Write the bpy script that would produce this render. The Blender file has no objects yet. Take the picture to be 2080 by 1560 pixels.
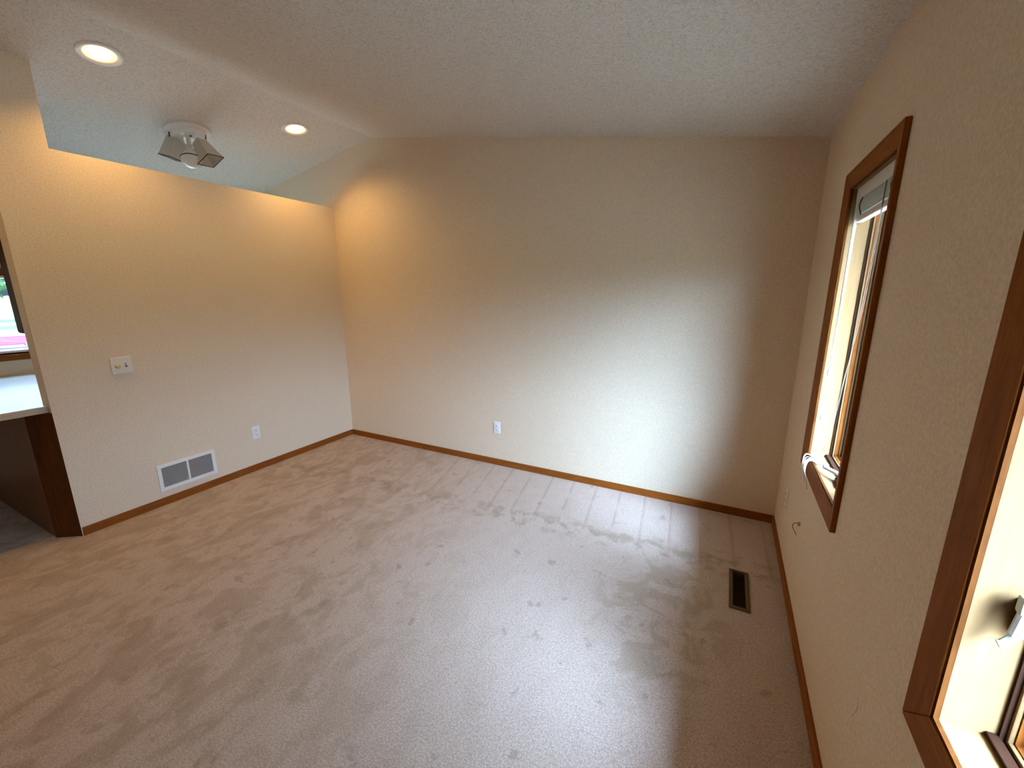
import bpy, bmesh, math, random
from mathutils import Vector, Matrix
random.seed(7)
PI = math.pi
sc = bpy.context.scene
C = sc.collection

# ---------------------------------------------------------------- camera
CAM_F = 841.82                      # focal length in pixels of the 2080 px wide frame
cam_d = bpy.data.cameras.new('camera'); cam = bpy.data.objects.new('camera', cam_d); C.objects.link(cam)
cam_d.sensor_fit = 'HORIZONTAL'; cam_d.sensor_width = 36.0; cam_d.lens = CAM_F * 36.0 / 2080.0
cam_d.clip_start = 0.02; cam_d.clip_end = 500
r_ = Vector((0.88861421, 0.45865311, -0.00145281)); u_ = Vector((-0.09864918, 0.19421866, 0.97598537)); f_ = Vector((-0.44792089, 0.86713115, -0.21783122))
cam.matrix_world = Matrix(((r_.x, u_.x, -f_.x, 0), (r_.y, u_.y, -f_.y, 0), (r_.z, u_.z, -f_.z, 1.58), (0, 0, 0, 1)))
sc.camera = cam

# ---------------------------------------------------------------- light, exposure
sc.view_settings.view_transform = 'Standard'; sc.view_settings.look = 'None'
sc.view_settings.gamma = 1.0; sc.view_settings.use_curve_mapping = False
sc.view_settings.exposure = 0.0
SKY = 5.2
SKY_TINT = (0.72, 1.0, 1.50, 1)
LAMP_W = 44.0
w = bpy.data.worlds.new('sky'); sc.world = w; w.use_nodes = True
nt = w.node_tree; nt.nodes.clear()
o_ = nt.nodes.new('ShaderNodeOutputWorld'); bg = nt.nodes.new('ShaderNodeBackground')
sk = nt.nodes.new('ShaderNodeTexSky'); sk.sky_type = 'NISHITA'; sk.sun_disc = False          # hazy sky, sun veiled behind and to the right of the viewer
sk.sun_elevation = math.radians(46); sk.sun_rotation = math.radians(135); sk.air_density = 1.0; sk.dust_density = 8.0; sk.ozone_density = 1.0
tn = nt.nodes.new('ShaderNodeMix'); tn.data_type = 'RGBA'; tn.blend_type = 'MULTIPLY'; tn.inputs[0].default_value = 1.0; tn.inputs[7].default_value = SKY_TINT   # the camera is balanced for the warm lamps
bw = nt.nodes.new('ShaderNodeRGBToBW'); nt.links.new(sk.outputs[0], bw.inputs[0]); nt.links.new(bw.outputs[0], tn.inputs[6]); nt.links.new(tn.outputs[2], bg.inputs['Color']); bg.inputs['Strength'].default_value = SKY
nt.links.new(bg.outputs[0], o_.inputs[0])
w.cycles.sampling_method = 'MANUAL'; w.cycles.sample_map_resolution = 512
sc.cycles.use_denoising = True; sc.cycles.use_light_tree = False
sc.cycles.use_adaptive_sampling = True; sc.cycles.adaptive_threshold = 0.05
sc.cycles.max_bounces = 7; sc.cycles.diffuse_bounces = 6; sc.cycles.glossy_bounces = 2; sc.cycles.transparent_max_bounces = 8
sc.cycles.sample_clamp_indirect = 12.0
sc.cycles.caustics_reflective = False; sc.cycles.caustics_refractive = False

# room measures (metres); x right, y toward the back wall, z up; camera stands at x=y=0
D, L, R = 3.158, -3.67, 0.42
XR, ZR = -3.101, 2.972              # ridge
MR, ML = -0.1511, 0.18496           # ceiling slopes right and left of the ridge
XK = -5.40                          # kitchen window wall
YF = -3.0                           # wall behind the camera
ZP = 2.41                           # top of the partition
YP, YT = 0.885, 1.138               # partition end, end of its full-height part
PT = 0.12                           # partition thickness
WT = 0.165                          # outer wall thickness
def zc(x): return ZR + (x - XR) * (MR if x > XR else ML)
WINS = [(1.795, 2.385, 0.79, 2.012), (0.42, 0.925, 0.79, 2.012)]   # right wall: y0,y1,z0,z1
KWINS = [(0.55, 1.75, 1.075, 1.715), (1.98, 2.98, 0.98, 1.92)]                                   # kitchen wall

def portal(loc, rot, sx_, sy_):
    l = bpy.data.lights.new('window_portal', 'AREA'); l.shape = 'RECTANGLE'; l.size = sx_; l.size_y = sy_
    l.cycles.is_portal = True
    o = bpy.data.objects.new('window_portal', l); C.objects.link(o); o.location = loc; o.rotation_euler = rot
for (a, b, c, d) in WINS: portal((R + WT + 0.01, (a + b) / 2, (c + d) / 2), (0, PI / 2, 0), d - c, b - a)
for (a, b, c, d) in KWINS: portal((XK - WT - 0.01, (a + b) / 2, (c + d) / 2), (0, -PI / 2, 0), d - c, b - a)


# ---------------------------------------------------------------- materials
def mat(name, col, rough=0.6, spec=0.3, metal=0.0):
    m = bpy.data.materials.new(name); m.use_nodes = True
    b = m.node_tree.nodes['Principled BSDF']
    b.inputs['Base Color'].default_value = (*col, 1); b.inputs['Roughness'].default_value = rough
    b.inputs['Specular IOR Level'].default_value = spec; b.inputs['Metallic'].default_value = metal
    return m
def N(m, t, **kw):
    n = m.node_tree.nodes.new(t)
    for k, v in kw.items():
        if k in n.inputs: n.inputs[k].default_value = v
        else: setattr(n, k, v)
    return n
def lk(m, a, b): m.node_tree.links.new(a, b)
def bsdf(m): return m.node_tree.nodes['Principled BSDF']
def math_(m, op, a, b=None, clamp=False):
    n = N(m, 'ShaderNodeMath', operation=op); n.use_clamp = clamp
    for i, v in enumerate((a, b)):
        if v is None: continue
        if isinstance(v, (int, float)): n.inputs[i].default_value = v
        else: lk(m, v, n.inputs[i])
    return n.outputs[0]
def noise(m, vec, scale, detail=2.0, rough=0.5, dist=0.0):
    n = N(m, 'ShaderNodeTexNoise'); n.inputs['Scale'].default_value = scale; n.inputs['Detail'].default_value = detail
    n.inputs['Roughness'].default_value = rough; n.inputs['Distortion'].default_value = dist
    if vec is not None: lk(m, vec, n.inputs['Vector'])
    return n.outputs['Fac']
def ramp(m, fac, stops):
    n = N(m, 'ShaderNodeValToRGB'); e = n.color_ramp.elements
    while len(e) < len(stops): e.new(0.5)
    for i, (p, c) in enumerate(stops):
        e[i].position = p; e[i].color = (*c, 1) if len(c) == 3 else c
    lk(m, fac, n.inputs[0]); return n.outputs[0]
def smooth(m, v, a, b):
    n = N(m, 'ShaderNodeMapRange'); n.interpolation_type = 'SMOOTHSTEP'
    n.inputs['From Min'].default_value = a; n.inputs['From Max'].default_value = b; lk(m, v, n.inputs['Value']); return n.outputs[0]
def mixc(m, fac, a, b, mode='MIX'):
    n = N(m, 'ShaderNodeMix'); n.data_type = 'RGBA'; n.blend_type = mode
    for i, v in ((0, fac), (6, a), (7, b)):
        if isinstance(v, (int, float)): n.inputs[i].default_value = v
        elif isinstance(v, tuple): n.inputs[i].default_value = (*v, 1)
        else: lk(m, v, n.inputs[i])
    return n.outputs[2]
def bump(m, h, strength, dist):
    n = N(m, 'ShaderNodeBump'); n.inputs['Strength'].default_value = strength; n.inputs['Distance'].default_value = dist
    lk(m, h, n.inputs['Height']); lk(m, n.outputs[0], bsdf(m).inputs['Normal'])
def objco(m): return N(m, 'ShaderNodeTexCoord').outputs['Object']

def m_wall():
    m = mat('tan_wall_paint', (0.60, 0.485, 0.335), 0.62, 0.25); v = objco(m)
    n1 = noise(m, v, 115, 3, 0.7)
    lk(m, mixc(m, smooth(m, n1, 0.3, 0.7), (0.66, 0.535, 0.385), (0.80, 0.655, 0.485)), bsdf(m).inputs['Base Color'])
    bump(m, n1, 0.22, 0.003); return m
def m_ceil():
    m = mat('popcorn_ceiling', (0.74, 0.72, 0.69), 0.9, 0.1); v = objco(m)
    n1 = noise(m, v, 135, 3, 0.7); n2 = noise(m, v, 60, 2, 0.5)
    s = math_(m, 'ADD', math_(m, 'MULTIPLY', n1, 0.7), math_(m, 'MULTIPLY', n2, 0.3))
    lk(m, ramp(m, s, [(0.32, (0.50, 0.46, 0.405)), (0.50, (0.72, 0.675, 0.61)), (0.68, (0.82, 0.775, 0.705))]), bsdf(m).inputs['Base Color'])
    bump(m, s, 0.75, 0.010); return m
def m_wood(name, c1, c2, axis='Z', rough=0.5):
    m = mat(name, c1, rough, 0.06); v = objco(m)
    mp = N(m, 'ShaderNodeMapping'); s = {'X': (1.2, 14, 14), 'Y': (14, 1.2, 14), 'Z': (14, 14, 1.2)}[axis]
    mp.inputs['Scale'].default_value = s; lk(m, v, mp.inputs['Vector'])
    n1 = noise(m, mp.outputs[0], 5.0, 5, 0.65, 0.6); n2 = noise(m, mp.outputs[0], 26.0, 3, 0.6)
    f = math_(m, 'ADD', math_(m, 'MULTIPLY', n1, 0.65), math_(m, 'MULTIPLY', n2, 0.35))
    lk(m, ramp(m, f, [(0.32, c2), (0.62, c1)]), bsdf(m).inputs['Base Color'])
    bump(m, n2, 0.06, 0.002); return m
def m_carpet():
    m = mat('beige_carpet', (0.5, 0.4, 0.34), 0.95, 0.05)
    b = bsdf(m)
    v = objco(m); sp = N(m, 'ShaderNodeSeparateXYZ'); lk(m, v, sp.inputs[0]); X, Y = sp.outputs['X'], sp.outputs['Y']
    def mapped(scale, rz=0.0):
        mp = N(m, 'ShaderNodeMapping'); mp.inputs['Scale'].default_value = scale; mp.inputs['Rotation'].default_value = (0, 0, rz); lk(m, v, mp.inputs['Vector']); return mp.outputs[0]
    warp = noise(m, v, 14, 3, 0.6)
    # brushed pile: streaky patches
    st = noise(m, mapped((1.9, 1.15, 1), math.radians(12)), 2.6, 5, 0.62, 1.1)
    st2 = noise(m, mapped((1.7, 1.0, 1), math.radians(24)), 6.5, 4, 0.62, 0.9)
    left_ = smooth(m, math_(m, 'ADD', math_(m, 'MULTIPLY', Y, 0.45), X), -0.1, -1.6)                                  # the left side's dim, warm light painted into the carpet; streaks stronger there
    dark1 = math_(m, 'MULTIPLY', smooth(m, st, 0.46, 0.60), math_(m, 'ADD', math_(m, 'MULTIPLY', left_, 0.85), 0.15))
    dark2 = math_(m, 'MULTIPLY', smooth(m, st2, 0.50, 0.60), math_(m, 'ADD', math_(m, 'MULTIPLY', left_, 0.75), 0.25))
    # vacuum strokes along the back wall
    yy = math_(m, 'ADD', Y, math_(m, 'MULTIPLY', math_(m, 'SUBTRACT', warp, 0.5), 0.30))
    vm = smooth(m, yy, 2.42, 2.52)
    xs = math_(m, 'ADD', X, math_(m, 'MULTIPLY', math_(m, 'SUBTRACT', Y, 3.158), math_(m, 'ADD', math_(m, 'MULTIPLY', X, -0.09), 0.07)))
    fr = math_(m, 'FRACT', math_(m, 'DIVIDE', math_(m, 'ADD', xs, 10.20), 0.195))
    line = math_(m, 'MULTIPLY', smooth(m, fr, 0.16, 0.0), vm)
    line = math_(m, 'MULTIPLY', line, smooth(m, noise(m, v, 5, 2), 0.30, 0.52))
    # scuffed row of footmarks where the strokes end, and marks beside the windows
    band = smooth(m, math_(m, 'ABSOLUTE', math_(m, 'SUBTRACT', yy, math_(m, 'ADD', math_(m, 'MULTIPLY', X, 0.065), 2.50))), 0.15, 0.02)
    fm = math_(m, 'MULTIPLY', band, smooth(m, noise(m, v, 9, 3, 0.55), 0.46, 0.60))
    ex = math_(m, 'MULTIPLY', math_(m, 'SUBTRACT', X, -0.16), 2.6); ey = math_(m, 'MULTIPLY', math_(m, 'SUBTRACT', Y, 1.95), 1.45)
    el = smooth(m, math_(m, 'ADD', math_(m, 'MULTIPLY', ex, ex), math_(m, 'MULTIPLY', ey, ey)), 1.15, 0.15)
    mk = math_(m, 'MULTIPLY', el, smooth(m, noise(m, v, 6.0, 4, 0.6, 0.8), 0.47, 0.58))
    spots = smooth(m, noise(m, v, 8.5, 3, 0.55, 0.2), 0.64, 0.70)
    fib = noise(m, v, 230, 3, 0.75); fib2 = noise(m, v, 105, 3, 0.7)
    base = mixc(m, smooth(m, fib, 0.30, 0.70), (0.34, 0.262, 0.208), (0.72, 0.585, 0.495))
    base = mixc(m, smooth(m, fib2, 0.36, 0.60), mixc(m, 0.38, base, (0.25, 0.18, 0.14)), base)
    def darken(col, f, k, c=(0.30, 0.215, 0.145)): return mixc(m, math_(m, 'MULTIPLY', f, k, True), col, c)
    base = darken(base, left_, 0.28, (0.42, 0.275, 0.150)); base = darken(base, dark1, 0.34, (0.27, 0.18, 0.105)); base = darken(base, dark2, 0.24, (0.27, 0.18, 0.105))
    base = darken(base, line, 0.42); base = darken(base, fm, 0.55, (0.28, 0.215, 0.14)); base = darken(base, mk, 0.46, (0.31, 0.235, 0.15)); base = darken(base, spots, 0.42, (0.26, 0.19, 0.14))
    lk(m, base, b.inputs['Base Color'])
    h = math_(m, 'ADD', math_(m, 'MULTIPLY', fib, 0.6), math_(m, 'MULTIPLY', fib2, 0.4))
    bump(m, h, 0.8, 0.006); return m
def m_glass():
    m = bpy.data.materials.new('window_glass'); m.use_nodes = True; nt = m.node_tree; nt.nodes.clear()
    o = nt.nodes.new('ShaderNodeOutputMaterial'); mx = nt.nodes.new('ShaderNodeMixShader'); t = nt.nodes.new('ShaderNodeBsdfTransparent'); g = nt.nodes.new('ShaderNodeBsdfGlossy')
    t.inputs['Color'].default_value = (0.93, 0.96, 0.95, 1); g.inputs['Roughness'].default_value = 0.02
    lw = nt.nodes.new('ShaderNodeLayerWeight'); lw.inputs['Blend'].default_value = 0.5
    pw = nt.nodes.new('ShaderNodeMath'); pw.operation = 'POWER'; pw.inputs[1].default_value = 5.0
    ad = nt.nodes.new('ShaderNodeMath'); ad.operation = 'MULTIPLY_ADD'; ad.inputs[1].default_value = 0.55; ad.inputs[2].default_value = 0.035
    nt.links.new(lw.outputs['Facing'], pw.inputs[0]); nt.links.new(pw.outputs[0], ad.inputs[0])
    nt.links.new(ad.outputs[0], mx.inputs[0]); nt.links.new(t.outputs[0], mx.inputs[1]); nt.links.new(g.outputs[0], mx.inputs[2]); nt.links.new(mx.outputs[0], o.inputs[0])
    return m
def m_emit(name, col, s):
    m = mat(name, col, 0.4); b = bsdf(m); b.inputs['Emission Color'].default_value = (*col, 1); b.inputs['Emission Strength'].default_value = s; return m
def m_leaf():
    m = mat('tree_leaves', (0.07, 0.16, 0.04), 0.6); v = objco(m)
    lk(m, mixc(m, noise(m, v, 0.8, 2), (0.03, 0.075, 0.03), (0.075, 0.14, 0.06)), bsdf(m).inputs['Base Color']); return m
def m_ground():
    m = mat('lawn', (0.12, 0.2, 0.06), 0.9, 0.1); v = objco(m)
    lk(m, mixc(m, noise(m, v, 0.7, 5, 0.7), (0.045, 0.085, 0.035), (0.085, 0.135, 0.06)), bsdf(m).inputs['Base Color']); return m
def m_concrete():
    m = mat('concrete', (0.55, 0.48, 0.38), 0.9, 0.1); v = objco(m)
    lk(m, mixc(m, noise(m, v, 2.0, 6, 0.7), (0.50, 0.43, 0.34), (0.62, 0.54, 0.43)), bsdf(m).inputs['Base Color']); return m
def m_laminate():
    m = mat('white_laminate', (0.80, 0.80, 0.78), 0.32, 0.45); v = objco(m)
    lk(m, mixc(m, noise(m, v, 160, 2), (0.56, 0.60, 0.60), (0.64, 0.67, 0.67)), bsdf(m).inputs['Base Color']); return m
def m_plastic(name, c, rough=0.35, spec=0.4):
    m = mat(name, c, rough, spec); v = objco(m)
    lk(m, mixc(m, noise(m, v, 40, 2), tuple(k * 0.95 for k in c), tuple(min(1, k * 1.04) for k in c)), bsdf(m).inputs['Base Color']); return m

WALL, CEIL, CARPET = m_wall(), m_ceil(), m_carpet()
OAK_C, OAK_D = (0.275, 0.084, 0.014), (0.16, 0.045, 0.007)
OAKX, OAKY, OAKZ = m_wood('stained_oak_x', OAK_C, OAK_D, 'X'), m_wood('stained_oak_y', OAK_C, OAK_D, 'Y'), m_wood('stained_oak_z', OAK_C, OAK_D, 'Z')
PINE = m_wood('honey_jamb', (0.225, 0.135, 0.060), (0.195, 0.113, 0.048), 'Z', 0.6)
BROWN = m_wood('cabinet_brown', (0.10, 0.032, 0.006), (0.055, 0.016, 0.003), 'Z', 0.7)
PANEL = m_wood('cabinet_panel', (0.24, 0.125, 0.055), (0.14, 0.068, 0.028), 'Z', 0.30)
GLASS = m_glass(); LAM = m_laminate(); EDGE = m_plastic('beige_edge_band', (0.50, 0.40, 0.28), 0.6)
WHITE = m_plastic('white_plastic', (0.80, 0.79, 0.76)); WHITE_DIM = m_plastic('shaded_white_plastic', (0.76, 0.70, 0.61)); IVORY = m_plastic('ivory_plastic', (0.58, 0.50, 0.20)); VENTW = m_plastic('white_enamel', (0.80, 0.78, 0.74))
BLIND = m_plastic('blind_vinyl', (0.74, 0.73, 0.66)); DARK = m_plastic('dark_slot', (0.02, 0.018, 0.016)); GREYD = m_plastic('vent_shadow_duct', (0.10, 0.095, 0.09), 0.8)
BRZ = m_plastic('bronze_enamel', (0.105, 0.066, 0.032), 0.8, 0.05); BRZD = m_plastic('bronze_louver', (0.022, 0.012, 0.007), 0.8, 0.05)
BLACK = m_plastic('black_hardware', (0.022, 0.013, 0.008), 0.75); SEAL = mat('seal_brown', (0.030, 0.012, 0.006), 0.9, 0.05); LEVER = m_plastic('pale_lever', (0.72, 0.82, 0.82), 0.3); CORD = m_plastic('blind_cord', (0.82, 0.79, 0.72), 0.7); CORDT = m_plastic('thin_lift_cord', (0.20, 0.17, 0.13), 0.8, 0.1)
COPPER = m_plastic('copper_end', (0.55, 0.27, 0.12), 0.4); PATCH = m_plastic('filler_scuff', (0.70, 0.62, 0.48), 0.8)
FROST = m_plastic('beige_shade', (0.60, 0.55, 0.47), 0.5); SHADEW = m_plastic('milk_glass', (0.78, 0.76, 0.72), 0.25)
BULB = m_emit('warm_bulb', (1.0, 0.72, 0.40), 4.0); RIM = m_plastic('lamp_trim', (0.80, 0.77, 0.72), 0.35)
LEAF, LAWN, CONC, BARK = m_leaf(), m_ground(), m_concrete(), m_wood('bark', (0.05, 0.042, 0.036), (0.028, 0.022, 0.018), 'Z', 0.9)
CARRED = m_plastic('red_car_paint', (0.22, 0.006, 0.020), 0.5); TYRE = m_plastic('tyre', (0.03, 0.03, 0.03), 0.8); CGLASS = m_plastic('car_glass', (0.05, 0.06, 0.07), 0.1); CHROME = mat('wheel_metal', (0.6, 0.6, 0.62), 0.3, 0.5, 1.0)
ASPH = m_plastic('asphalt', (0.085, 0.088, 0.092), 0.9); OUTW = m_plastic('house_siding', (0.62, 0.60, 0.56), 0.8)

# ---------------------------------------------------------------- mesh helpers
def obj(name, bm, m, parent=None, smooth_=False):
    bmesh.ops.recalc_face_normals(bm, faces=bm.faces)
    me = bpy.data.meshes.new(name); bm.to_mesh(me); bm.free()
    if smooth_:
        for p in me.polygons: p.use_smooth = True
    me.materials.append(m); o = bpy.data.objects.new(name, me); C.objects.link(o)
    if parent: o.parent = parent
    return o
def BM(): return bmesh.new()
def box(bm, x0, x1, y0, y1, z0, z1, bev=0.0):
    t = bmesh.new()
    bmesh.ops.create_cube(t, size=1.0)
    for v in t.verts: v.co = Vector(((x0 + x1) / 2 + v.co.x * (x1 - x0), (y0 + y1) / 2 + v.co.y * (y1 - y0), (z0 + z1) / 2 + v.co.z * (z1 - z0)))
    if bev: bmesh.ops.bevel(t, geom=t.edges[:], offset=bev, segments=2, affect='EDGES', profile=0.5)
    merge(bm, t); return bm
def merge(bm, t):
    me = bpy.data.meshes.new('tmp'); t.to_mesh(me); t.free(); bm.from_mesh(me); bpy.data.meshes.remove(me)
def prism(bm, pts, ax, a, b):
    """polygon pts in the two other axes, extruded along ax from a to b"""
    def P(p, k):
        return {'x': (k, p[0], p[1]), 'y': (p[0], k, p[1]), 'z': (p[0], p[1], k)}[ax]
    A = [bm.verts.new(P(p, a)) for p in pts]; B = [bm.verts.new(P(p, b)) for p in pts]; n = len(pts)
    bm.faces.new(A); bm.faces.new(B[::-1])
    for i in range(n): bm.faces.new((A[i], A[(i + 1) % n], B[(i + 1) % n], B[i]))
    return bm
def lathe(bm, prof, n=32, cap0=False, cap1=False, M=None):
    rings = []
    for (r, z) in prof:
        rings.append([bm.verts.new((M or Matrix()) @ Vector((r * math.cos(2 * PI * i / n), r * math.sin(2 * PI * i / n), z))) for i in range(n)])
    for a, b in zip(rings, rings[1:]):
        for i in range(n): bm.faces.new((a[i], a[(i + 1) % n], b[(i + 1) % n], b[i]))
    if cap0: bm.faces.new(rings[0])
    if cap1: bm.faces.new(rings[-1])
    return bm
def tube(bm, pts, r, n=8):
    pts = [Vector(p) for p in pts]; rings = []
    for i, p in enumerate(pts):
        d = (pts[min(i + 1, len(pts) - 1)] - pts[max(i - 1, 0)]).normalized()
        a = d.orthogonal().normalized(); 
        if rings:  # keep the frame steady
            a = (prev - d * prev.dot(d)).normalized() if (prev - d * prev.dot(d)).length > 1e-6 else a
        prev = a; b = d.cross(a); rr = r[i] if isinstance(r, (list, tuple)) else r
        rings.append([bm.verts.new(p + (a * math.cos(2 * PI * k / n) + b * math.sin(2 * PI * k / n)) * rr) for k in range(n)])
    for A, B in zip(rings, rings[1:]):
        for k in range(n): bm.faces.new((A[k], A[(k + 1) % n], B[(k + 1) % n], B[k]))
    bm.faces.new(rings[0]); bm.faces.new(rings[-1]); return bm
def spline(pts, k=6):
    P = [Vector(p) for p in pts]; out = []
    for i in range(len(P) - 1):
        p0, p1, p2, p3 = P[max(i - 1, 0)], P[i], P[i + 1], P[min(i + 2, len(P) - 1)]
        for j in range(k):
            t = j / k
            out.append(0.5 * ((2 * p1) + (p2 - p0) * t + (2 * p0 - 5 * p1 + 4 * p2 - p3) * t * t + (3 * p1 - p0 - 3 * p2 + p3) * t ** 3))
    out.append(P[-1]); return out
def thing(name, label, cat, loc=(0, 0, 0), rz=0.0, group=None):
    o = bpy.data.objects.new(name, None); C.objects.link(o); o.location = loc; o.rotation_euler = (0, 0, rz); o.empty_display_size = 0.05
    o['label'] = label; o['category'] = cat
    if group: o['group'] = group
    return o
def struct(o, label, cat):
    o['kind'] = 'structure'; o['label'] = label; o['category'] = cat; return o
def dup(ch, parent, loc=None):
    c = ch.copy(); C.objects.link(c); c.parent = parent
    if loc is not None: c.location = loc
    return c

# ---------------------------------------------------------------- room shell
b = BM(); box(b, XK - 0.3, R + WT, YF - 0.3, D + 0.3, -0.12, 0.0)
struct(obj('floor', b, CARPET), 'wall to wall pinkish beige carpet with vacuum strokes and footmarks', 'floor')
# back wall follows the vaulted ceiling
b = BM(); prism(b, [(XK - WT, -0.1), (R + WT, -0.1), (R + WT, zc(R + WT) + 0.02), (XR, ZR + 0.02), (XK - WT, zc(XK - WT) + 0.02)], 'y', D, D + 0.15)
struct(obj('wall_back', b, WALL), 'tan back wall rising to the vaulted ceiling peak', 'wall')
b = BM(); prism(b, [(XK - WT, -0.1), (R + WT, -0.1), (R + WT, zc(R + WT) + 0.02), (XR, ZR + 0.02), (XK - WT, zc(XK - WT) + 0.02)], 'y', YF - 0.15, YF)
struct(obj('wall_front', b, WALL), 'tan wall behind the viewer closing the room', 'wall')
def holed_wall(x0, x1, holes, ztop):
    b = BM(); hs = sorted(holes); y = YF
    for (a, c, z0, z1) in hs:
        box(b, x0, x1, y, a, -0.1, ztop); box(b, x0, x1, a, c, -0.1, z0); box(b, x0, x1, a, c, z1, ztop); y = c
    box(b, x0, x1, y, D, -0.1, ztop)
    return b
wr = struct(obj('wall_right', holed_wall(R, R + WT, WINS, zc(R) - 0.0), WALL), 'tan right wall with two narrow oak-trimmed windows', 'wall')
wl = struct(obj('wall_left', holed_wall(XK - WT, XK, KWINS, zc(XK)), WALL), 'tan kitchen wall holding the kitchen window', 'wall')
# partition: half-open wall with a full-height end post
b = BM(); prism(b, [(YP, 0), (D, 0), (D, ZP), (YT, ZP), (YT, zc(L)), (YP, zc(L))], 'x', L - PT, L)
for v in b.verts:
    if v.co.z > ZP + 0.2: v.co.z = zc(v.co.x) + 0.005
struct(obj('wall_partition', b, WALL), 'tan partition wall open above, with full-height end post', 'wall')
# ceilings
b = BM(); x1 = R + 0.80
prism(b, [(XR, ZR), (x1, zc(x1)), (x1, zc(x1) + 0.16), (XR, ZR + 0.2)], 'y', YF - 0.15, D + 0.15)
struct(obj('ceiling', b, CEIL), 'textured white ceiling sloping down to the right wall', 'ceiling')
CANS = [(-3.372, 1.352), (-3.395, 2.606), (-3.38, 0.10)]
b = BM(); xa, xb = XK - 0.5, XR; hs = 0.16; HR = 0.078
def P3(x, y): return b.verts.new((x, y, zc(x) if x < XR else ZR))
def quad(x0, x1, y0, y1): b.faces.new([P3(x0, y0), P3(x1, y0), P3(x1, y1), P3(x0, y1)])
ys = YF - 0.15
for (cx, cy) in sorted(CANS, key=lambda c: c[1]):
    quad(xa, xb, ys, cy - hs); quad(xa, cx - hs, cy - hs, cy + hs); quad(cx + hs, xb, cy - hs, cy + hs)
    n = 32; sq, ci = [], []
    for i in range(n):
        a = 2 * PI * i / n; c, s = math.cos(a), math.sin(a); k = hs / max(abs(c), abs(s))
        sq.append(P3(cx + c * k, cy + s * k)); ci.append(P3(cx + c * HR, cy + s * HR))
    for i in range(n): b.faces.new((sq[i], sq[(i + 1) % n], ci[(i + 1) % n], ci[i]))
    ys = cy + hs
quad(xa, xb, ys, D + 0.15)
bmesh.ops.remove_doubles(b, verts=b.verts, dist=1e-5)
struct(obj('ceiling', b, CEIL), 'textured white ceiling sloping down over the kitchen with recessed lights', 'ceiling')
b = BM(); prism(b, [(XK - 0.5, zc(XK - 0.5) + 0.2), (XR, ZR + 0.2), (XR, ZR + 0.26), (XK - 0.5, zc(XK - 0.5) + 0.26)], 'y', YF - 0.15, D + 0.15)
prism(b, [(XK - 0.5, zc(XK - 0.5) - 0.02), (XK - 0.46, zc(XK - 0.46) - 0.02), (XK - 0.46, zc(XK - 0.5) + 0.2), (XK - 0.5, zc(XK - 0.5) + 0.2)], 'y', YF - 0.15, D + 0.15)
struct(obj('roof', b, OUTW), 'roof slab over the kitchen side', 'roof')

# baseboards
BH, BT = 0.058, 0.012
def base(name, x0, x1, y0, y1, m, lab):
    b = BM(); box(b, x0, x1, y0, y1, -0.005, BH, 0.003); return struct(obj(name, b, m), lab, 'baseboard')
base('baseboard_back', L, R, D - BT, D, OAKX, 'stained oak baseboard along the back wall')
base('baseboard_left', L, L + BT, YP + 0.005, D - BT, OAKY, 'stained oak baseboard along the partition wall')
base('baseboard_right', R - BT, R, YF, D - BT, OAKY, 'stained oak baseboard along the right wall')

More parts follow.
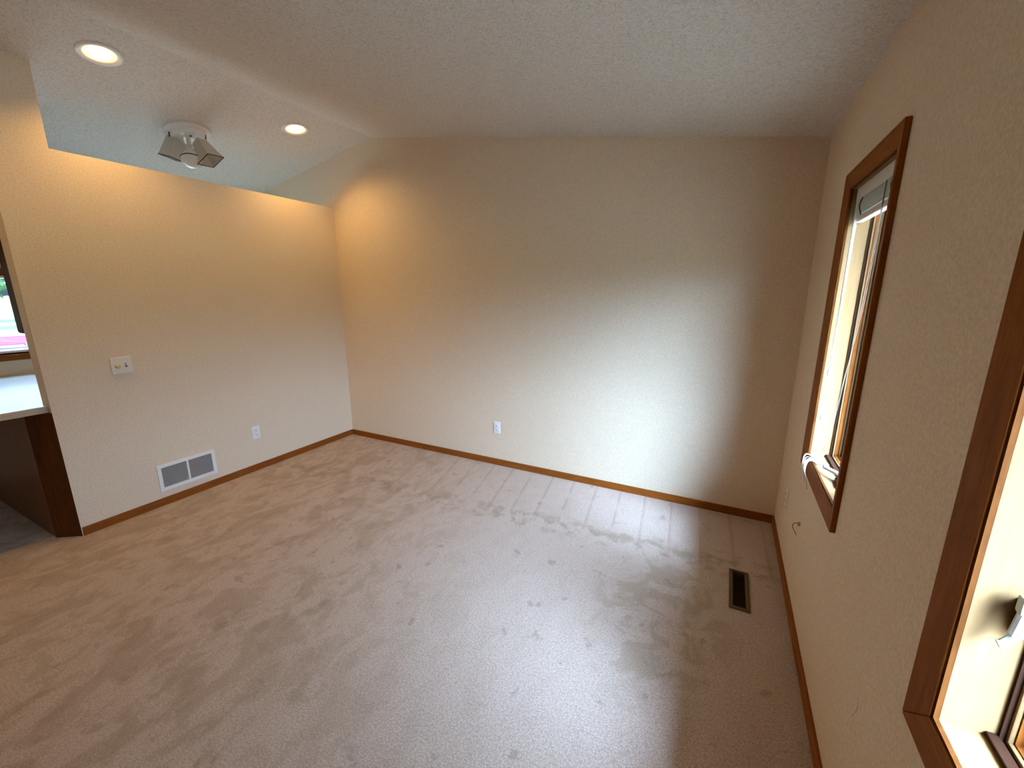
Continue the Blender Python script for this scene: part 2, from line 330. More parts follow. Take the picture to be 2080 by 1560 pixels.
# ---------------------------------------------------------------- right wall windows
CW, CT = 0.066, 0.018
def frame4(bm_y0, y1, z0, z1, wd): pass
def make_window(idx, y0, y1, z0, z1, label):
    t = bpy.data.objects.new('window_%d' % idx, None); C.objects.link(t); t.location = (R, (y0 + y1) / 2, z0)
    struct(t, label, 'window')
    hw, h = (y1 - y0) / 2, z1 - z0
    rv = 0.008                                          # reveal between jamb and casing
    def part(n, m, *bx, bev=0.0, p=t):
        b = BM()
        for q in bx: box(b, *q, bev=bev)
        return obj(n, b, m, p)
    # casing, mitred boards on the room side
    def mitre(pts, m):
        b = BM(); prism(b, pts, 'x', -CT, 0.0)
        for v in b.verts:                               # the board thins toward the opening
            if v.co.x < -0.01 and abs(v.co.y) < hw + 0.001 and -0.001 < v.co.z < h + 0.001: v.co.x = -0.007
        bmesh.ops.bevel(b, geom=b.edges[:], offset=0.0025, segments=2, affect='EDGES', profile=0.5)
        return obj('casing_board', b, m, t)
    a, o = hw - 0.001 + rv * 0, hw + CW
    za, zb, zo, zp = 0.0, h, -CW, h + CW
    mitre([(-o, zo), (-a, za), (-a, zb), (-o, zp)], OAKZ); mitre([(a, za), (o, zo), (o, zp), (a, zb)], OAKZ)
    mitre([(-o, zp), (-a, zb), (a, zb), (o, zp)], OAKY); mitre([(-o, zo), (o, zo), (a, za), (-a, za)], OAKY)
    # dark stained inner edge strip, then pale jamb boards
    j0, j1 = 0.0, 0.085; th = 0.012
    part('inner_edge', BROWN, (-0.003, 0.005, -hw, -hw + 0.006, 0, h), (-0.003, 0.005, hw - 0.006, hw, 0, h), (-0.003, 0.005, -hw, hw, h - 0.006, h), (-0.003, 0.005, -hw, hw, 0, 0.006))
    part('jamb', PINE, (j0 + 0.006, WT, hw - th * 0.4, hw, 0, h)); part('jamb', PINE, (j0 + 0.006, WT, -hw, -hw + th * 0.4, 0, h))
    part('head_jamb', PINE, (j0 + 0.006, WT, -hw, hw, h - th * 0.4, h)); part('sill', PINE, (j0 + 0.006, WT, -hw, hw, 0, th * 0.4))
    def ringbx(x0, x1, i, wd): return [(x0, x1, hw - i - wd, hw - i, i, h - i), (x0, x1, -hw + i, -hw + i + wd, i, h - i), (x0, x1, -hw + i + wd, hw - i - wd, h - i - wd, h - i), (x0, x1, -hw + i + wd, hw - i - wd, i, i + wd)]
    part('weather_seal', SEAL, *ringbx(0.082, 0.090, 0.004, 0.006))
    part('stop_bead', PINE, *ringbx(0.090, 0.098, 0.004, 0.012), bev=0.002)
    part('stained_stop', OAKZ, *ringbx(0.098, 0.112, 0.004, 0.014))
    part('outer_bead', PINE, *ringbx(0.112, 0.120, 0.004, 0.020), bev=0.002)
    part('weather_seal', SEAL, *ringbx(0.120, 0.126, 0.004, 0.022))
    sash = part('sash', PINE, *ringbx(0.126, WT - 0.005, 0.006, 0.045), bev=0.003)
    part('glass', GLASS, (0.142, 0.146, -hw + 0.045, hw - 0.045, 0.045, h - 0.045), p=sash)
    # dark operator cover running along the sill
    part('operator_track', SEAL, (0.066, 0.084, -hw + 0.004, hw - 0.004, th * 0.4, th * 0.4 + 0.010), bev=0.002)
    return t
make_window(1, *WINS[0], 'narrow oak-trimmed window near the back corner, blind raised')
make_window(2, *WINS[1], 'narrow oak-trimmed window nearest the viewer, cut by the frame')

# raised mini blind in the far window
y0, y1, z0, z1 = WINS[0]; ym = (y0 + y1) / 2; hb = (y1 - y0) / 2 - 0.012
t = thing('mini_blind', 'raised white mini blind at the top of the far window', 'blind', (R + 0.040, ym, z1 - 0.006))
b = BM(); box(b, -0.018, 0.018, -hb, hb, -0.040, 0.0, 0.003); obj('headrail', b, BLIND, t)
b = BM(); box(b, -0.022, -0.019, -hb, hb, -0.052, -0.002, 0.001); obj('valance', b, BLIND, t)
b = BM()
for i in range(20):
    z = -0.044 - i * 0.0034; dx = 0.0015 * math.sin(i * 2.3); box(b, -0.0125 + dx, 0.0125 + dx, -hb + 0.002 * (i % 2), hb - 0.003 * (i % 3), z - 0.0011, z)
o = obj('slat_stack', b, BLIND, t); o['kind'] = 'stuff'
b = BM(); box(b, -0.014, 0.014, -hb, hb, -0.140, -0.114, 0.004); obj('bottom_rail', b, BLIND, t)
for s in (-1, 1):
    b = BM(); tube(b, spline([(-0.016, s * (hb - 0.09), -0.045), (-0.024, s * (hb - 0.088), -0.08), (-0.016, s * (hb - 0.092), -0.118)]), 0.0022, 6); obj('ladder_cord', b, BRZ, t)
for s in (-1, 1):
    b = BM(); box(b, -0.020, 0.020, s * hb - 0.004, s * hb + 0.004, -0.044, 0.003, 0.001); obj('end_bracket', b, BRZ if s < 0 else BLIND, t)
b = BM(); tube(b, [(-0.014, hb - 0.035, -0.03), (-0.022, hb - 0.033, -0.06), (-0.020, hb - 0.028, -0.78)], 0.0042, 8); o = obj('tilt_wand', b, WHITE, t)
b = BM(); lathe(b, [(0.004, 0.0), (0.007, -0.006), (0.0075, -0.028), (0.005, -0.034)], 12, True, True, Matrix.Translation((-0.020, hb - 0.028, -0.775))); obj('wand_tip', b, LEVER, o)
b = BM(); tube(b, [(-0.018, hb - 0.050, -0.04), (-0.0185, hb - 0.034, -0.60), (-0.0185, hb - 0.026, -0.99)], 0.0018, 6); o = obj('lift_cord', b, CORD, t)
b = BM(); lathe(b, [(0.002, 0.0), (0.007, -0.010), (0.0085, -0.032), (0.006, -0.038)], 12, True, True, Matrix.Translation((-0.0185, hb - 0.026, -0.985))); obj('cord_tassel', b, LEVER, o)
b = BM(); tube(b, spline([(-0.020, -hb + 0.16, -0.04), (-0.018, -hb + 0.19, -0.5), (-0.010, hb - 0.16, -1.02), (-0.016, hb - 0.10, -1.160)]), 0.0011, 6); obj('lift_cord', b, CORDT, t)
b = BM(); tube(b, spline([(-0.019, -hb + 0.17, -0.04), (-0.016, -hb + 0.22, -0.5), (-0.006, hb - 0.18, -1.02), (-0.016, hb - 0.11, -1.160)]), 0.0011, 6); obj('lift_cord', b, CORDT, t)

# knot of loose cord draped over the far sill
t = thing('cord_bundle', 'tangle of white blind cord hanging over the far window sill', 'cord', (R, ym + 0.17, z0))
def strand(n, m, pts, r=0.0024): bb = BM(); tube(bb, spline(pts, 8), r, 6); return obj(n, bb, m, t)
bb = BM()
for k in range(5):
    q = [(0.012 + 0.016 * math.cos(a + k) * (1 + 0.2 * k), 0.035 * math.sin(a) + 0.012 * k - 0.03, 0.016 + 0.012 * math.sin(2 * a + k) + 0.004 * k) for a in [2 * PI * i / 10 for i in range(11)]]
    tube(bb, q, 0.003, 6)
obj('knot', bb, LEVER, t)
strand('strand', CORD, [(0.01, 0.03, 0.02), (-0.024, 0.05, 0.025), (-0.032, 0.045, -0.03), (-0.024, 0.02, -0.075), (-0.024, -0.005, -0.095)], 0.0032)
strand('strand', CORD, [(0.01, -0.01, 0.022), (-0.024, -0.015, 0.022), (-0.034, -0.02, -0.02), (-0.026, -0.03, -0.065), (-0.022, -0.045, -0.085)], 0.0032)
strand('strand', CORD, [(0.01, -0.03, 0.022), (-0.026, -0.045, 0.026), (-0.036, -0.05, -0.02), (-0.024, -0.055, -0.07), (-0.022, -0.08, -0.10)], 0.0026)
strand('strand', CORD, [(0.01, 0.0, 0.02), (-0.024, 0.02, 0.02), (-0.031, 0.022, -0.02), (-0.025, 0.03, -0.05)], 0.0034)
strand('strand', CORD, [(-0.024, 0.05, -0.03), (-0.012, 0.10, -0.07), (-0.006, 0.15, -0.10), (-0.006, 0.19, -0.16)], 0.0016)

# folding crank handles on the sills
def crank(y, label):
    t = thing('window_crank', label, 'crank', (R + 0.070, y, WINS[0][2] + 0.0048), 0.0, 'folding window cranks')
    b = BM(); prism(b, [(-0.030, -0.055), (0.020, -0.055), (0.020, 0.055), (-0.022, 0.045)], 'z', 0.0, 0.018); bmesh.ops.bevel(b, geom=b.edges[:], offset=0.004, segments=2, affect='EDGES'); obj('operator_housing', b, BLACK, t)
    b = BM(); lathe(b, [(0.012, 0.016), (0.012, 0.026), (0.008, 0.032)], 14, True, True); obj('hub', b, LEVER, t)
    b = BM(); tube(b, spline([(0.0, 0.0, 0.030), (-0.012, 0.03, 0.034), (-0.030, 0.07, 0.032), (-0.045, 0.11, 0.028)]), [0.010] * 6 + [0.009] * 6 + [0.008] * 7, 10); obj('crank_arm', b, LEVER, t)
    b = BM(); lathe(b, [(0.004, -0.004), (0.010, 0.0), (0.011, 0.018), (0.007, 0.024)], 14, True, True, Matrix.Translation((-0.046, 0.112, 0.024))); obj('knob', b, LEVER, t)
    return t
crank(ym - 0.06, 'pale folding crank on a black base on the far window sill')
# sash lock on the jamb of the near window
y0, y1, z0, z1 = WINS[1]
t = thing('sash_lock', 'pale sash lock lever on black base on the near window jamb', 'lock', (R + 0.066, y1 - 0.005, 0.998))
b = BM(); box(b, -0.010, 0.022, -0.020, 0.0, 0.015, 0.085, 0.005); obj('lock_base', b, BLACK, t)
b = BM(); box(b, -0.020, 0.004, -0.036, -0.018, 0.068, 0.100, 0.004); obj('lever_head', b, LEVER, t)
b = BM(); tube(b, spline([(-0.008, -0.028, 0.080), (-0.012, -0.030, 0.060), (-0.014, -0.030, 0.042), (-0.017, -0.031, 0.026), (-0.026, -0.031, 0.010), (-0.032, -0.031, 0.006)]), [0.009] * 18 + [0.007] * 13, 10); obj('lever', b, LEVER, t)

# ---------------------------------------------------------------- electrical plates
def outlet(loc, rz, label, proto=[None]):
    t = thing('wall_outlet', label, 'outlet', loc, rz, 'duplex wall outlets')
    if proto[0]:
        for ch in proto[0].children:
            c = dup(ch, t)
            for g in ch.children: dup(g, c)
        return t
    b = BM(); box(b, -0.035, 0.035, -0.006, 0.0, -0.057, 0.057, 0.003); obj('cover_plate', b, WHITE, t)
    for s in (-1, 1):
        b = BM(); lathe(b, [(0.0165, -0.0065), (0.0165, 0.002), (0.0150, 0.003)], 20, True, True, Matrix.Translation((0, -0.006, s * 0.020)) @ Matrix.Rotation(PI / 2, 4, 'X')); f = obj('receptacle', b, WHITE, t)
        for dx in (-0.006, 0.006): b = BM(); box(b, dx - 0.0012, dx + 0.0012, -0.0098, -0.0060, s * 0.020 - 0.002, s * 0.020 + 0.007); obj('slot', b, DARK, f)
        b = BM(); box(b, -0.0022, 0.0022, -0.0098, -0.0060, s * 0.020 - 0.010, s * 0.020 - 0.006); obj('ground_hole', b, DARK, f)
    b = BM(); lathe(b, [(0.003, 0.0), (0.003, 0.0015)], 10, True, True, Matrix.Translation((0, -0.006, 0)) @ Matrix.Rotation(PI / 2, 4, 'X')); obj('screw', b, WHITE, t)
    proto[0] = t; return t
outlet((-1.785, D, 0.362), 0, 'white duplex outlet low on the middle of the back wall')
outlet((L, 2.090, 0.348), PI / 2, 'white duplex outlet low on the partition, right of the vent')
outlet((R, 2.785, 0.372), -PI / 2, 'white duplex outlet seen edge-on in the corner of the right wall')

t = thing('light_switch', 'double switch plate with yellowed dimmer knob on the partition', 'switch', (L, 1.262, 1.089), PI / 2)
b = BM(); box(b, -0.057, 0.057, -0.007, 0.0, -0.057, 0.057, 0.003); obj('cover_plate', b, WHITE_DIM, t)  # white plate toned down to stand in for the shade on it
b = BM(); lathe(b, [(0.014, 0.0), (0.013, 0.016), (0.010, 0.018)], 20, True, True, Matrix.Translation((-0.022, -0.006, -0.002)) @ Matrix.Rotation(PI / 2, 4, 'X')); obj('dimmer_knob', b, IVORY, t)
b = BM(); box(b, 0.018, 0.029, -0.0085, -0.006, -0.013, 0.013); obj('toggle_slot', b, GREYD, t)
b = BM(); prism(b, [(-0.006, -0.004), (-0.018, 0.006), (-0.017, 0.011), (-0.006, 0.006)], 'x', 0.0195, 0.0275); obj('toggle', b, WHITE, t)
for (x, z) in ((-0.023, 0.042), (0.023, 0.042), (-0.023, -0.042), (0.023, -0.042)):
    b = BM(); lathe(b, [(0.003, 0.0), (0.003, 0.0015)], 10, True, True, Matrix.Translation((x, -0.007, z)) @ Matrix.Rotation(PI / 2, 4, 'X')); obj('screw', b, WHITE, t)

# return air vent on the partition
t = thing('return_vent', 'white louvred return air vent low on the partition wall', 'vent', (L, 1.534, 0.212), PI / 2)
W2, H2, fr = 0.197, 0.102, 0.024
b = BM()
prism(b, [(-W2, -H2), (W2, -H2), (W2 - fr, -H2 + fr), (-W2 + fr, -H2 + fr)], 'y', -0.009, 0.0); prism(b, [(-W2, H2), (W2, H2), (W2 - fr, H2 - fr), (-W2 + fr, H2 - fr)], 'y', -0.009, 0.0)
prism(b, [(-W2, -H2), (-W2 + fr, -H2 + fr), (-W2 + fr, H2 - fr), (-W2, H2)], 'y', -0.009, 0.0); prism(b, [(W2, -H2), (W2 - fr, -H2 + fr), (W2 - fr, H2 - fr), (W2, H2)], 'y', -0.009, 0.0)
obj('frame', b, VENTW, t)
b = BM(); box(b, -0.0065, 0.0065, -0.008, 0.0, -H2 + fr, H2 - fr); obj('mullion', b, VENTW, t)
b = BM(); box(b, -W2 + fr, W2 - fr, -0.0012, -0.0002, -H2 + fr, H2 - fr); obj('dark_backing', b, GREYD, t)
LV = m_plastic('louver_enamel', (0.50, 0.48, 0.44), 0.4); proto = None
for s in (-1, 1):
    cx = s * (W2 - fr + 0.0065) / 2; hl = (W2 - fr - 0.0065) / 2 - 0.0005
    for i in range(15):
        z = -H2 + fr + 0.005 + i * 0.0105
        if proto is None:
            b = BM(); prism(b, [(-0.0075, 0.0035), (-0.0070, 0.0045), (-0.0012, -0.0030), (-0.0012, -0.0042)], 'x', -hl, hl); proto = obj('louver', b, LV, t); proto.location = (cx, 0, z)
        else: dup(proto, t, (cx, 0, z))

# floor register
t = thing('floor_register', 'brown metal floor register set in the carpet beside right wall', 'vent', (0.197, 2.295, 0.001))
b = BM(); w2, h2, fr = 0.049, 0.168, 0.020
for q in ((-w2, w2, -h2, -h2 + fr), (-w2, w2, h2 - fr, h2), (-w2, -w2 + fr, -h2 + fr, h2 - fr), (w2 - fr, w2, -h2 + fr, h2 - fr)): box(b, *q, 0.0, 0.007, 0.002)
obj('frame', b, BRZ, t)
b = BM(); box(b, -w2 + fr, w2 - fr, -h2 + fr, h2 - fr, 0.0, 0.0008); obj('dark_backing', b, DARK, t)
b = BM(); box(b, -w2 + fr, w2 - fr, -0.003, 0.003, 0.0008, 0.006); obj('crossbar', b, BRZD, t)
proto = None
for i in range(20):
    y = -h2 + fr + 0.0075 + i * 0.0137
    if proto is None:
        b = BM(); prism(b, [(-0.004, 0.001), (-0.003, 0.001), (0.003, 0.0052), (0.002, 0.0056)], 'x', -w2 + fr, w2 - fr); proto = obj('louver', b, BRZD, t); proto.location = (0, y, 0)
    else: dup(proto, t, (0, y, 0))

# cable stub poking from the right wall
t = thing('cable_stub', 'small copper-coloured cable stub with thin wire below far window', 'cable', (R, 2.317, 0.444))
b = BM(); lathe(b, [(0.010, 0.0), (0.011, 0.006), (0.006, 0.012)], 14, True, True, Matrix.Rotation(-PI / 2, 4, 'Y')); obj('grommet', b, COPPER, t)
b = BM(); tube(b, spline([(0.0, 0, 0), (-0.022, 0.0, 0.002), (-0.030, -0.004, -0.018), (-0.018, -0.012, -0.04), (-0.008, 0.004, -0.065)]), 0.0015, 6); obj('wire', b, BRZ, t)
# filler scuff on the right wall
b = BM(); vs = [b.verts.new((R - 0.0012, 1.268 + 0.016 * math.cos(a) * (1 + 0.25 * math.sin(3 * a)) - 0.25 * 0.042 * math.sin(a), 0.445 + 0.042 * math.sin(a))) for a in [2 * PI * i / 18 for i in range(18)]]
b.faces.new(vs); rr = bmesh.ops.extrude_face_region(b, geom=b.faces[:]); 
for v in rr['geom']:
    if isinstance(v, bmesh.types.BMVert): v.co.x = R + 0.002
o = obj('filler_scuff', b, PATCH, wr); o['label'] = 'pale scuff of filler'

# ---------------------------------------------------------------- ceiling lights
def can_light(cx, cy, label):
    ang = math.atan(ML)
    t = thing('recessed_light', label, 'ceiling light', (cx, cy, zc(cx)), 0, 'recessed ceiling lights'); t.rotation_euler = (0, -ang, 0)
    b = BM(); lathe(b, [(HR - 0.004, 0.004), (HR - 0.002, -0.004), (HR + 0.010, -0.008), (HR + 0.026, -0.005), (HR + 0.030, 0.0015), (HR - 0.004, 0.004)], 40); obj('trim_ring', b, RIM, t, True)
    b = BM(); lathe(b, [(HR - 0.003, 0.003), (HR - 0.004, 0.03), (HR - 0.010, 0.075), (0.040, 0.105), (0.020, 0.110)], 40, False, True); obj('baffle', b, RIM, t, True)
    b = BM(); lathe(b, [(0.012, 0.088), (0.026, 0.063), (0.044, 0.023), (0.049, 0.006), (0.046, -0.006), (0.030, -0.014), (0.012, -0.017), (0.001, -0.0175)], 32, True, True); obj('bulb', b, BULB, t, True)
    l = bpy.data.lights.new('flood_bulb_light', 'SPOT'); l.energy = LAMP_W; l.color = (1.0, 0.60, 0.20); l.spot_size = math.radians(138); l.spot_blend = 0.75; l.shadow_soft_size = 0.045
    lo = bpy.data.objects.new('flood_bulb_light', l); C.objects.link(lo); lo.parent = t; lo.location = (0, 0, -0.026)
    return t
can_light(*CANS[0], 'recessed ceiling light glowing at the upper left of the photo')
can_light(*CANS[1], 'recessed ceiling light glowing near the back wall peak')
can_light(*CANS[2], 'added recessed ceiling light out of view nearest the viewer')  # unseen lamp added on a guess at what lights the room

# three-shade ceiling fixture over the kitchen
FX = (-3.935, 2.045, zc(-3.935))
t = thing('ceiling_fixture', 'unlit white ceiling fixture with three drooping shades over the partition', 'ceiling light', FX)
b = BM(); lathe(b, [(0.152, 0.04), (0.155, -0.012), (0.146, -0.022), (0.118, -0.026), (0.112, -0.046), (0.100, -0.054), (0.03, -0.058)], 40, True, True, Matrix.Rotation(-math.atan(ML), 4, 'Y')); cn = obj('canopy', b, SHADEW, t, False)
cv = math.atan2(-0.46, 0.887)
def dirv(a): return Vector((math.cos(a), math.sin(a), 0))
def slot_at(a, rad, sz):
    p = dirv(a) * rad + Vector((0, 0, -0.030 if rad > 0.1 else -0.056)) ; b = BM(); lathe(b, [(sz, -0.006), (sz, 0.006)], 10, True, True, Matrix.Translation(p + Vector((0, 0, -math.tan(math.atan(ML)) * -p.x * 0 + p.x * ML))) ); return obj('screw_hole', b, DARK, cn)
slot_at(cv + 0.3, 0.060, 0.010)
for a in (cv - 1.45, cv + 1.35):
    p = dirv(a) * 0.118; b = BM(); box(b, -0.006, 0.006, -0.004, 0.004, -0.022, 0.022); o = obj('vent_slot', b, DARK, cn); o.location = (p.x, p.y, p.x * ML - 0.036); o.rotation_euler = (0, 0, a + PI / 2)
b = BM(); lathe(b, [(0.016, 0.0), (0.016, -0.075), (0.026, -0.085), (0.026, -0.11), (0.012, -0.122)], 20, True, True, Matrix.Translation((0, 0, -0.05))); obj('stem', b, SHADEW, t)
def shade(az, down, start, length, r0, r1, m, square=False):
    ax = (dirv(az) * math.cos(down) + Vector((0, 0, -math.sin(down)))).normalized()
    q = Vector((0, 0, -1)).rotation_difference(ax).to_matrix().to_4x4()
    M = Matrix.Translation(Vector(start)) @ q
    b = BM(); n = 4 if square else 32
    prof = [(0.018, 0.004), (0.024, -0.004), (r0, -0.02), (r0 + (r1 - r0) * 0.35, -length * 0.45), (r1 * 0.92, -length * 0.85), (r1, -length), (r1 - 0.006, -length + 0.001), (r0 - 0.006, -0.024)]
    lathe(b, prof, n, True, False, M @ Matrix.Rotation(PI / 4 + 0.2, 4, 'Z')); s = obj('lamp_shade', b, m, t, not square)
    b = BM(); lathe(b, [(r1 - 0.004, -length + 0.004), (r1 + 0.002, -length + 0.002), (r1 + 0.002, -length - 0.003), (r1 - 0.004, -length - 0.003), (r1 - 0.004, -length + 0.004)], n, False, False, M @ Matrix.Rotation(PI / 4 + 0.2, 4, 'Z'))
    obj('shade_rim', b, BRZ, s)
    b = BM(); lathe(b, [(0.012, 0.0), (0.024, -0.03), (0.028, -0.055), (0.018, -0.075), (0.002, -0.08)], 16, True, True, M); obj('bulb', b, SHADEW, s, True)
    b = BM(); tube(b, spline([(0, 0, -0.12), Vector(start) * 0.5 + Vector((0, 0, -0.07)), start]), 0.008, 8); obj('arm', b, SHADEW, t)
rgt = math.atan2(0.459, 0.889)
shade(rgt + PI + 0.1, math.radians(74), dirv(rgt + PI + 0.1) * 0.088 + Vector((0, 0, -0.028)), 0.180, 0.055, 0.092, FROST, True)
shade(rgt - 0.1, math.radians(62), dirv(rgt - 0.1) * 0.080 + Vector((0, 0, -0.060)), 0.180, 0.050, 0.098, FROST, True)
# third shade: rounded closed bowl hanging lowest
ax = (dirv(cv) * 0.35 + Vector((0, 0, -1))).normalized(); M3 = Matrix.Translation(dirv(cv) * 0.02 + Vector((0, 0, -0.125))) @ Vector((0, 0, -1)).rotation_difference(ax).to_matrix().to_4x4()
b = BM(); lathe(b, [(0.018, 0.0), (0.026, -0.012), (0.040, -0.035), (0.060, -0.065), (0.072, -0.095), (0.070, -0.120), (0.055, -0.142), (0.030, -0.154), (0.002, -0.157)], 32, True, True, M3); o = obj('lamp_shade', b, SHADEW, t, True); o['label'] = 'rounded milk glass shade'
b = BM(); lathe(b, [(0.0725, -0.090), (0.0745, -0.093), (0.0745, -0.097), (0.0725, -0.100)], 32, False, False, M3); obj('shade_rim', b, GREYD, o)

# ---------------------------------------------------------------- kitchen side
CZ = 0.886                                             # counter top height
t = thing('kitchen_peninsula', 'brown wood peninsula base with dark corner stile beneath white counter', 'cabinet', (-4.5, 0.8, 0))
def lx(x): return x + 4.5
def ly(y): return y - 0.8
b = BM(); box(b, lx(XK + 0.01), lx(-3.80), ly(0.802), ly(1.42), 0.0, CZ - 0.04); obj('carcass', b, PANEL, t)
b = BM(); box(b, lx(XK + 0.01), lx(-3.80), ly(0.796), ly(0.802), 0.0, CZ - 0.04); obj('back_panel', b, PANEL, t)
b = BM(); prism(b, [(lx(-3.667), ly(0.884)), (lx(-3.79), ly(0.796)), (lx(-3.80), ly(0.796)), (lx(-3.80), ly(0.884))], 'z', 0.0, CZ - 0.04); obj('corner_stile', b, BROWN, t)
t = thing('countertop', 'white laminate counter with beige edge beside the partition end', 'countertop', (-4.5, 0.8, CZ - 0.04))
b = BM(); box(b, lx(XK + 0.005), lx(-3.722), ly(0.40), ly(YP - 0.002), 0.002, 0.04, 0.002); box(b, lx(XK + 0.005), lx(L - PT - 0.003), ly(YP - 0.003), ly(1.44), 0.002, 0.04, 0.002); obj('top', b, LAM, t)
b = BM(); box(b, lx(-3.722), lx(-3.714), ly(0.396), ly(YP - 0.002), 0.0, 0.0385, 0.001); box(b, lx(XK + 0.005), lx(-3.722), ly(0.392), ly(0.40), 0.0, 0.0385, 0.001); obj('edge_band', b, EDGE, t)
t = thing('wall_cabinet', 'dark brown upper cabinet hung behind the partition by kitchen window', 'cabinet', (-3.95, 1.4, 1.322))
b = BM(); box(b, -0.13, 0.156, -0.47, 0.60, 0.0, 0.76); obj('carcass', b, BROWN, t)
b = BM(); box(b, -0.150, -0.131, -0.470, -0.005, 0.004, 0.756, 0.003); o = obj('door', b, BROWN, t)
b = BM(); box(b, -0.150, -0.131, 0.005, 0.59, 0.004, 0.756, 0.003); obj('door', b, BROWN, t)
def kitchen_window(idx, y0, y1, z0, z1, lab):
    t = bpy.data.objects.new('window_%d' % idx, None); C.objects.link(t); t.location = (XK, (y0 + y1) / 2, z0); struct(t, lab, 'window')
    hw, h = (y1 - y0) / 2, z1 - z0
    def part(n, m, bx, p=t, bev=0.0):
        b = BM()
        for q in bx: box(b, *q, bev=bev)
        return obj(n, b, m, p)
    part('casing', OAKY, [(0, CT, -hw - 0.06, -hw, -0.065, h + 0.06), (0, CT, hw, hw + 0.06, -0.065, h + 0.06), (0, CT, -hw, hw, h, h + 0.06)], bev=0.003)
    part('sill', OAKY, [(-0.02, 0.03, -hw - 0.07, hw + 0.07, -0.062, -0.012)], bev=0.003)
    part('frame', WHITE, [(-WT, -0.0, -hw, -hw + 0.02, 0, h), (-WT, -0.0, hw - 0.02, hw, 0, h), (-WT, -0.0, -hw, hw, h - 0.02, h), (-WT, 0.0, -hw, hw, -0.012, 0.02)])
    part('glass', GLASS, [(-0.09, -0.086, -hw + 0.02, hw - 0.02, 0.02, h - 0.02)])
kitchen_window(3, *KWINS[0], 'kitchen window with brown sill showing bright street outside')
kitchen_window(4, *KWINS[1], 'kitchen window added unseen behind the partition')  # unseen window added to send daylight over the partition

# ---------------------------------------------------------------- outdoors
GZ = -2.6
b = BM(); box(b, -2500, 2500, -2500, 2500, GZ - 0.3, GZ)
struct(obj('ground', b, LAWN), 'green lawn around the house', 'ground')
b = BM(); box(b, -62, -40, -120, 160, GZ, GZ + 0.03); struct(obj('street', b, ASPH), 'pale street beyond the kitchen window', 'street')
b = BM(); box(b, R + 0.3, 26, -30, 30, GZ, GZ + 0.03); struct(obj('patio', b, CONC), 'pale concrete patio added to bounce daylight up to the right-hand windows', 'patio')  # unseen slab added to bounce warm light onto back wall and ceiling
b = BM(); box(b, -22, XK - 1.0, -6, 9, GZ, GZ + 0.03); struct(obj('driveway', b, CONC), 'pale concrete driveway below the kitchen window', 'driveway')

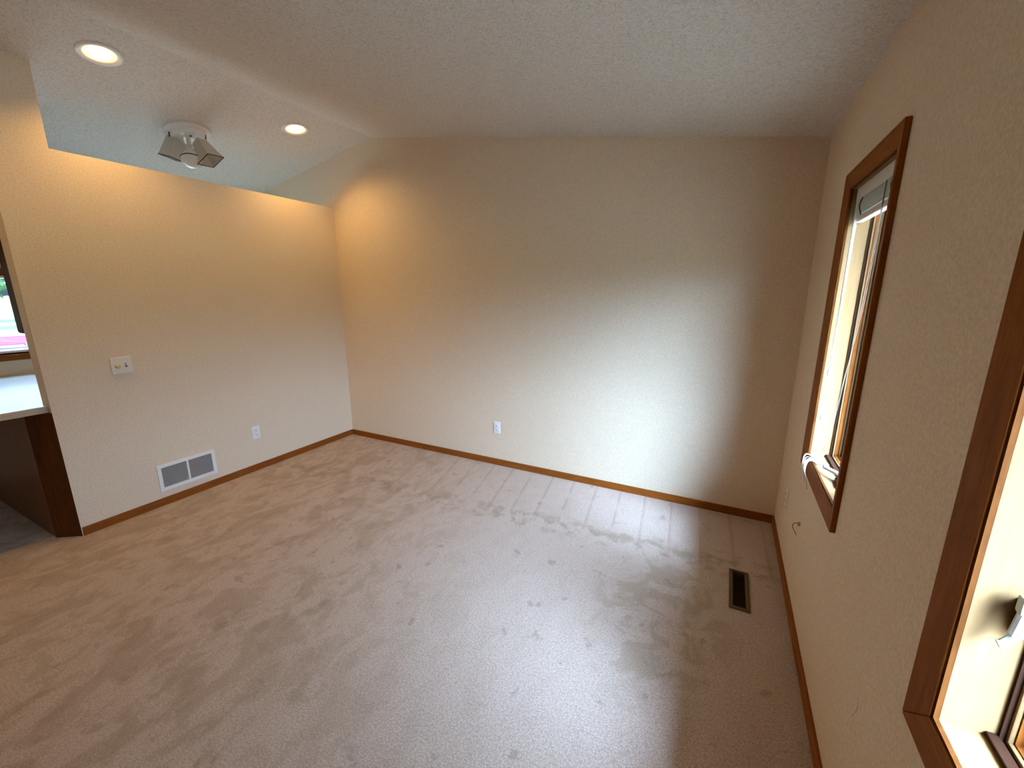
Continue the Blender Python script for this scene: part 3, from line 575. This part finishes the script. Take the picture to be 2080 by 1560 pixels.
def car(x, y, rz):
    t = thing('car', 'red car parked on the street seen through the kitchen window', 'car', (x, y, GZ + 0.03), rz)
    prof = [(-2.2, 0.35), (-2.25, 0.62), (-2.15, 0.88), (-1.25, 0.96), (-0.75, 1.40), (0.85, 1.42), (1.45, 1.0), (2.1, 0.95), (2.22, 0.6), (2.15, 0.35)]
    b = BM(); prism(b, prof, 'y', -0.85, 0.85)
    for v in b.verts:
        if v.co.z > 1.2: v.co.y *= 0.8
    bmesh.ops.bevel(b, geom=b.edges[:], offset=0.06, segments=2, affect='EDGES'); obj('body', b, CARRED, t)
    for s in (-1, 1):
        for (q) in ([(-0.68, 1.34), (-1.10, 0.99), (-0.05, 0.99), (-0.05, 1.34)], [(0.05, 1.34), (0.05, 0.99), (1.25, 1.0), (0.85, 1.34)]):
            b = BM(); prism(b, q, 'y', s * 0.80 - 0.012, s * 0.80 + 0.012)
            for v in b.verts: v.co.y = s * (0.70 + (1.40 - v.co.z) * 0.38) + (v.co.y - s * 0.80)
            obj('side_window', b, CGLASS, t)
    for x_ in (-1.35, 1.35):
        for s in (-1, 1):
            M = Matrix.Translation((x_, s * 0.80, 0.33)) @ Matrix.Rotation(PI / 2, 4, 'X')
            b = BM(); lathe(b, [(0.20, -0.10), (0.31, -0.10), (0.33, -0.06), (0.33, 0.06), (0.31, 0.10), (0.20, 0.10)], 24, True, True, M); o = obj('wheel', b, TYRE, t)
            b = BM(); lathe(b, [(0.19, -0.112), (0.19, 0.112)], 20, True, True, M); obj('hubcap', b, CHROME, o)
    for s in (-1, 1):
        b = BM(); box(b, 2.10, 2.21, s * 0.62 - 0.15, s * 0.62 + 0.15, 0.66, 0.82, 0.02); obj('headlight', b, WHITE, t)
        b = BM(); box(b, -2.25, -2.14, s * 0.66 - 0.12, s * 0.66 + 0.12, 0.66, 0.86, 0.02); obj('tail_light', b, CARRED, t)
car(-47.5, 9.9, math.radians(80))

def tree(x, y, h, cr, label, seed):
    rnd = random.Random(seed); t = thing('leafy_tree', label, 'tree', (x, y, GZ), 0, 'street trees')
    b = BM(); tube(b, spline([(0, 0, -0.1), (0.1, 0.05, h * 0.3), (-0.1, 0.1, h * 0.6), (0.0, 0.0, h * 0.85)]), [0.34 - 0.014 * i for i in range(19)], 12); obj('trunk', b, BARK, t)
    for k in range(5):
        a = k * 1.3 + seed; b = BM(); tube(b, spline([(0, 0.05, h * 0.45 + k * 0.3), (math.cos(a) * cr * 0.4, math.sin(a) * cr * 0.4, h * 0.62 + k * 0.3), (math.cos(a) * cr * 0.75, math.sin(a) * cr * 0.75, h * 0.78)]), 0.09, 8); obj('branch', b, BARK, t)
    b = BM()
    for i in range(5200):
        d = Vector((rnd.gauss(0, 1), rnd.gauss(0, 1), rnd.gauss(0, 1))).normalized() * cr * (0.55 + 0.45 * rnd.random()) * (0.9 + 0.2 * math.sin(3 * i))
        p = Vector((d.x, d.y, h * 0.74 + d.z * 0.75)); u = Vector((rnd.gauss(0, 1), rnd.gauss(0, 1), rnd.gauss(0, 1))).normalized(); v = u.orthogonal().normalized(); s = (0.10 + 0.10 * rnd.random()) * cr / 4.5
        b.faces.new([b.verts.new(p + u * s * 1.4), b.verts.new(p + v * s * 0.7), b.verts.new(p - u * s * 1.4), b.verts.new(p - v * s * 0.7)])
    o = obj('foliage', b, LEAF, t); o['kind'] = 'stuff'
tree(-33.0, 6.2, 9.5, 4.2, 'leafy tree nearest the kitchen window across the lawn', 3)
tree(-72.0, 12.0, 12, 6.0, 'leafy tree beyond the street behind the red car', 5)
tree(-74.0, 26.0, 13, 6.5, 'leafy tree beyond the street right of the red car', 8)
tree(-70.0, -2.0, 12, 6.0, 'leafy tree beyond the street left of the red car', 9)
tree(-92.0, 16.0, 11, 7.0, 'leafy tree farthest away behind the street trees', 12)
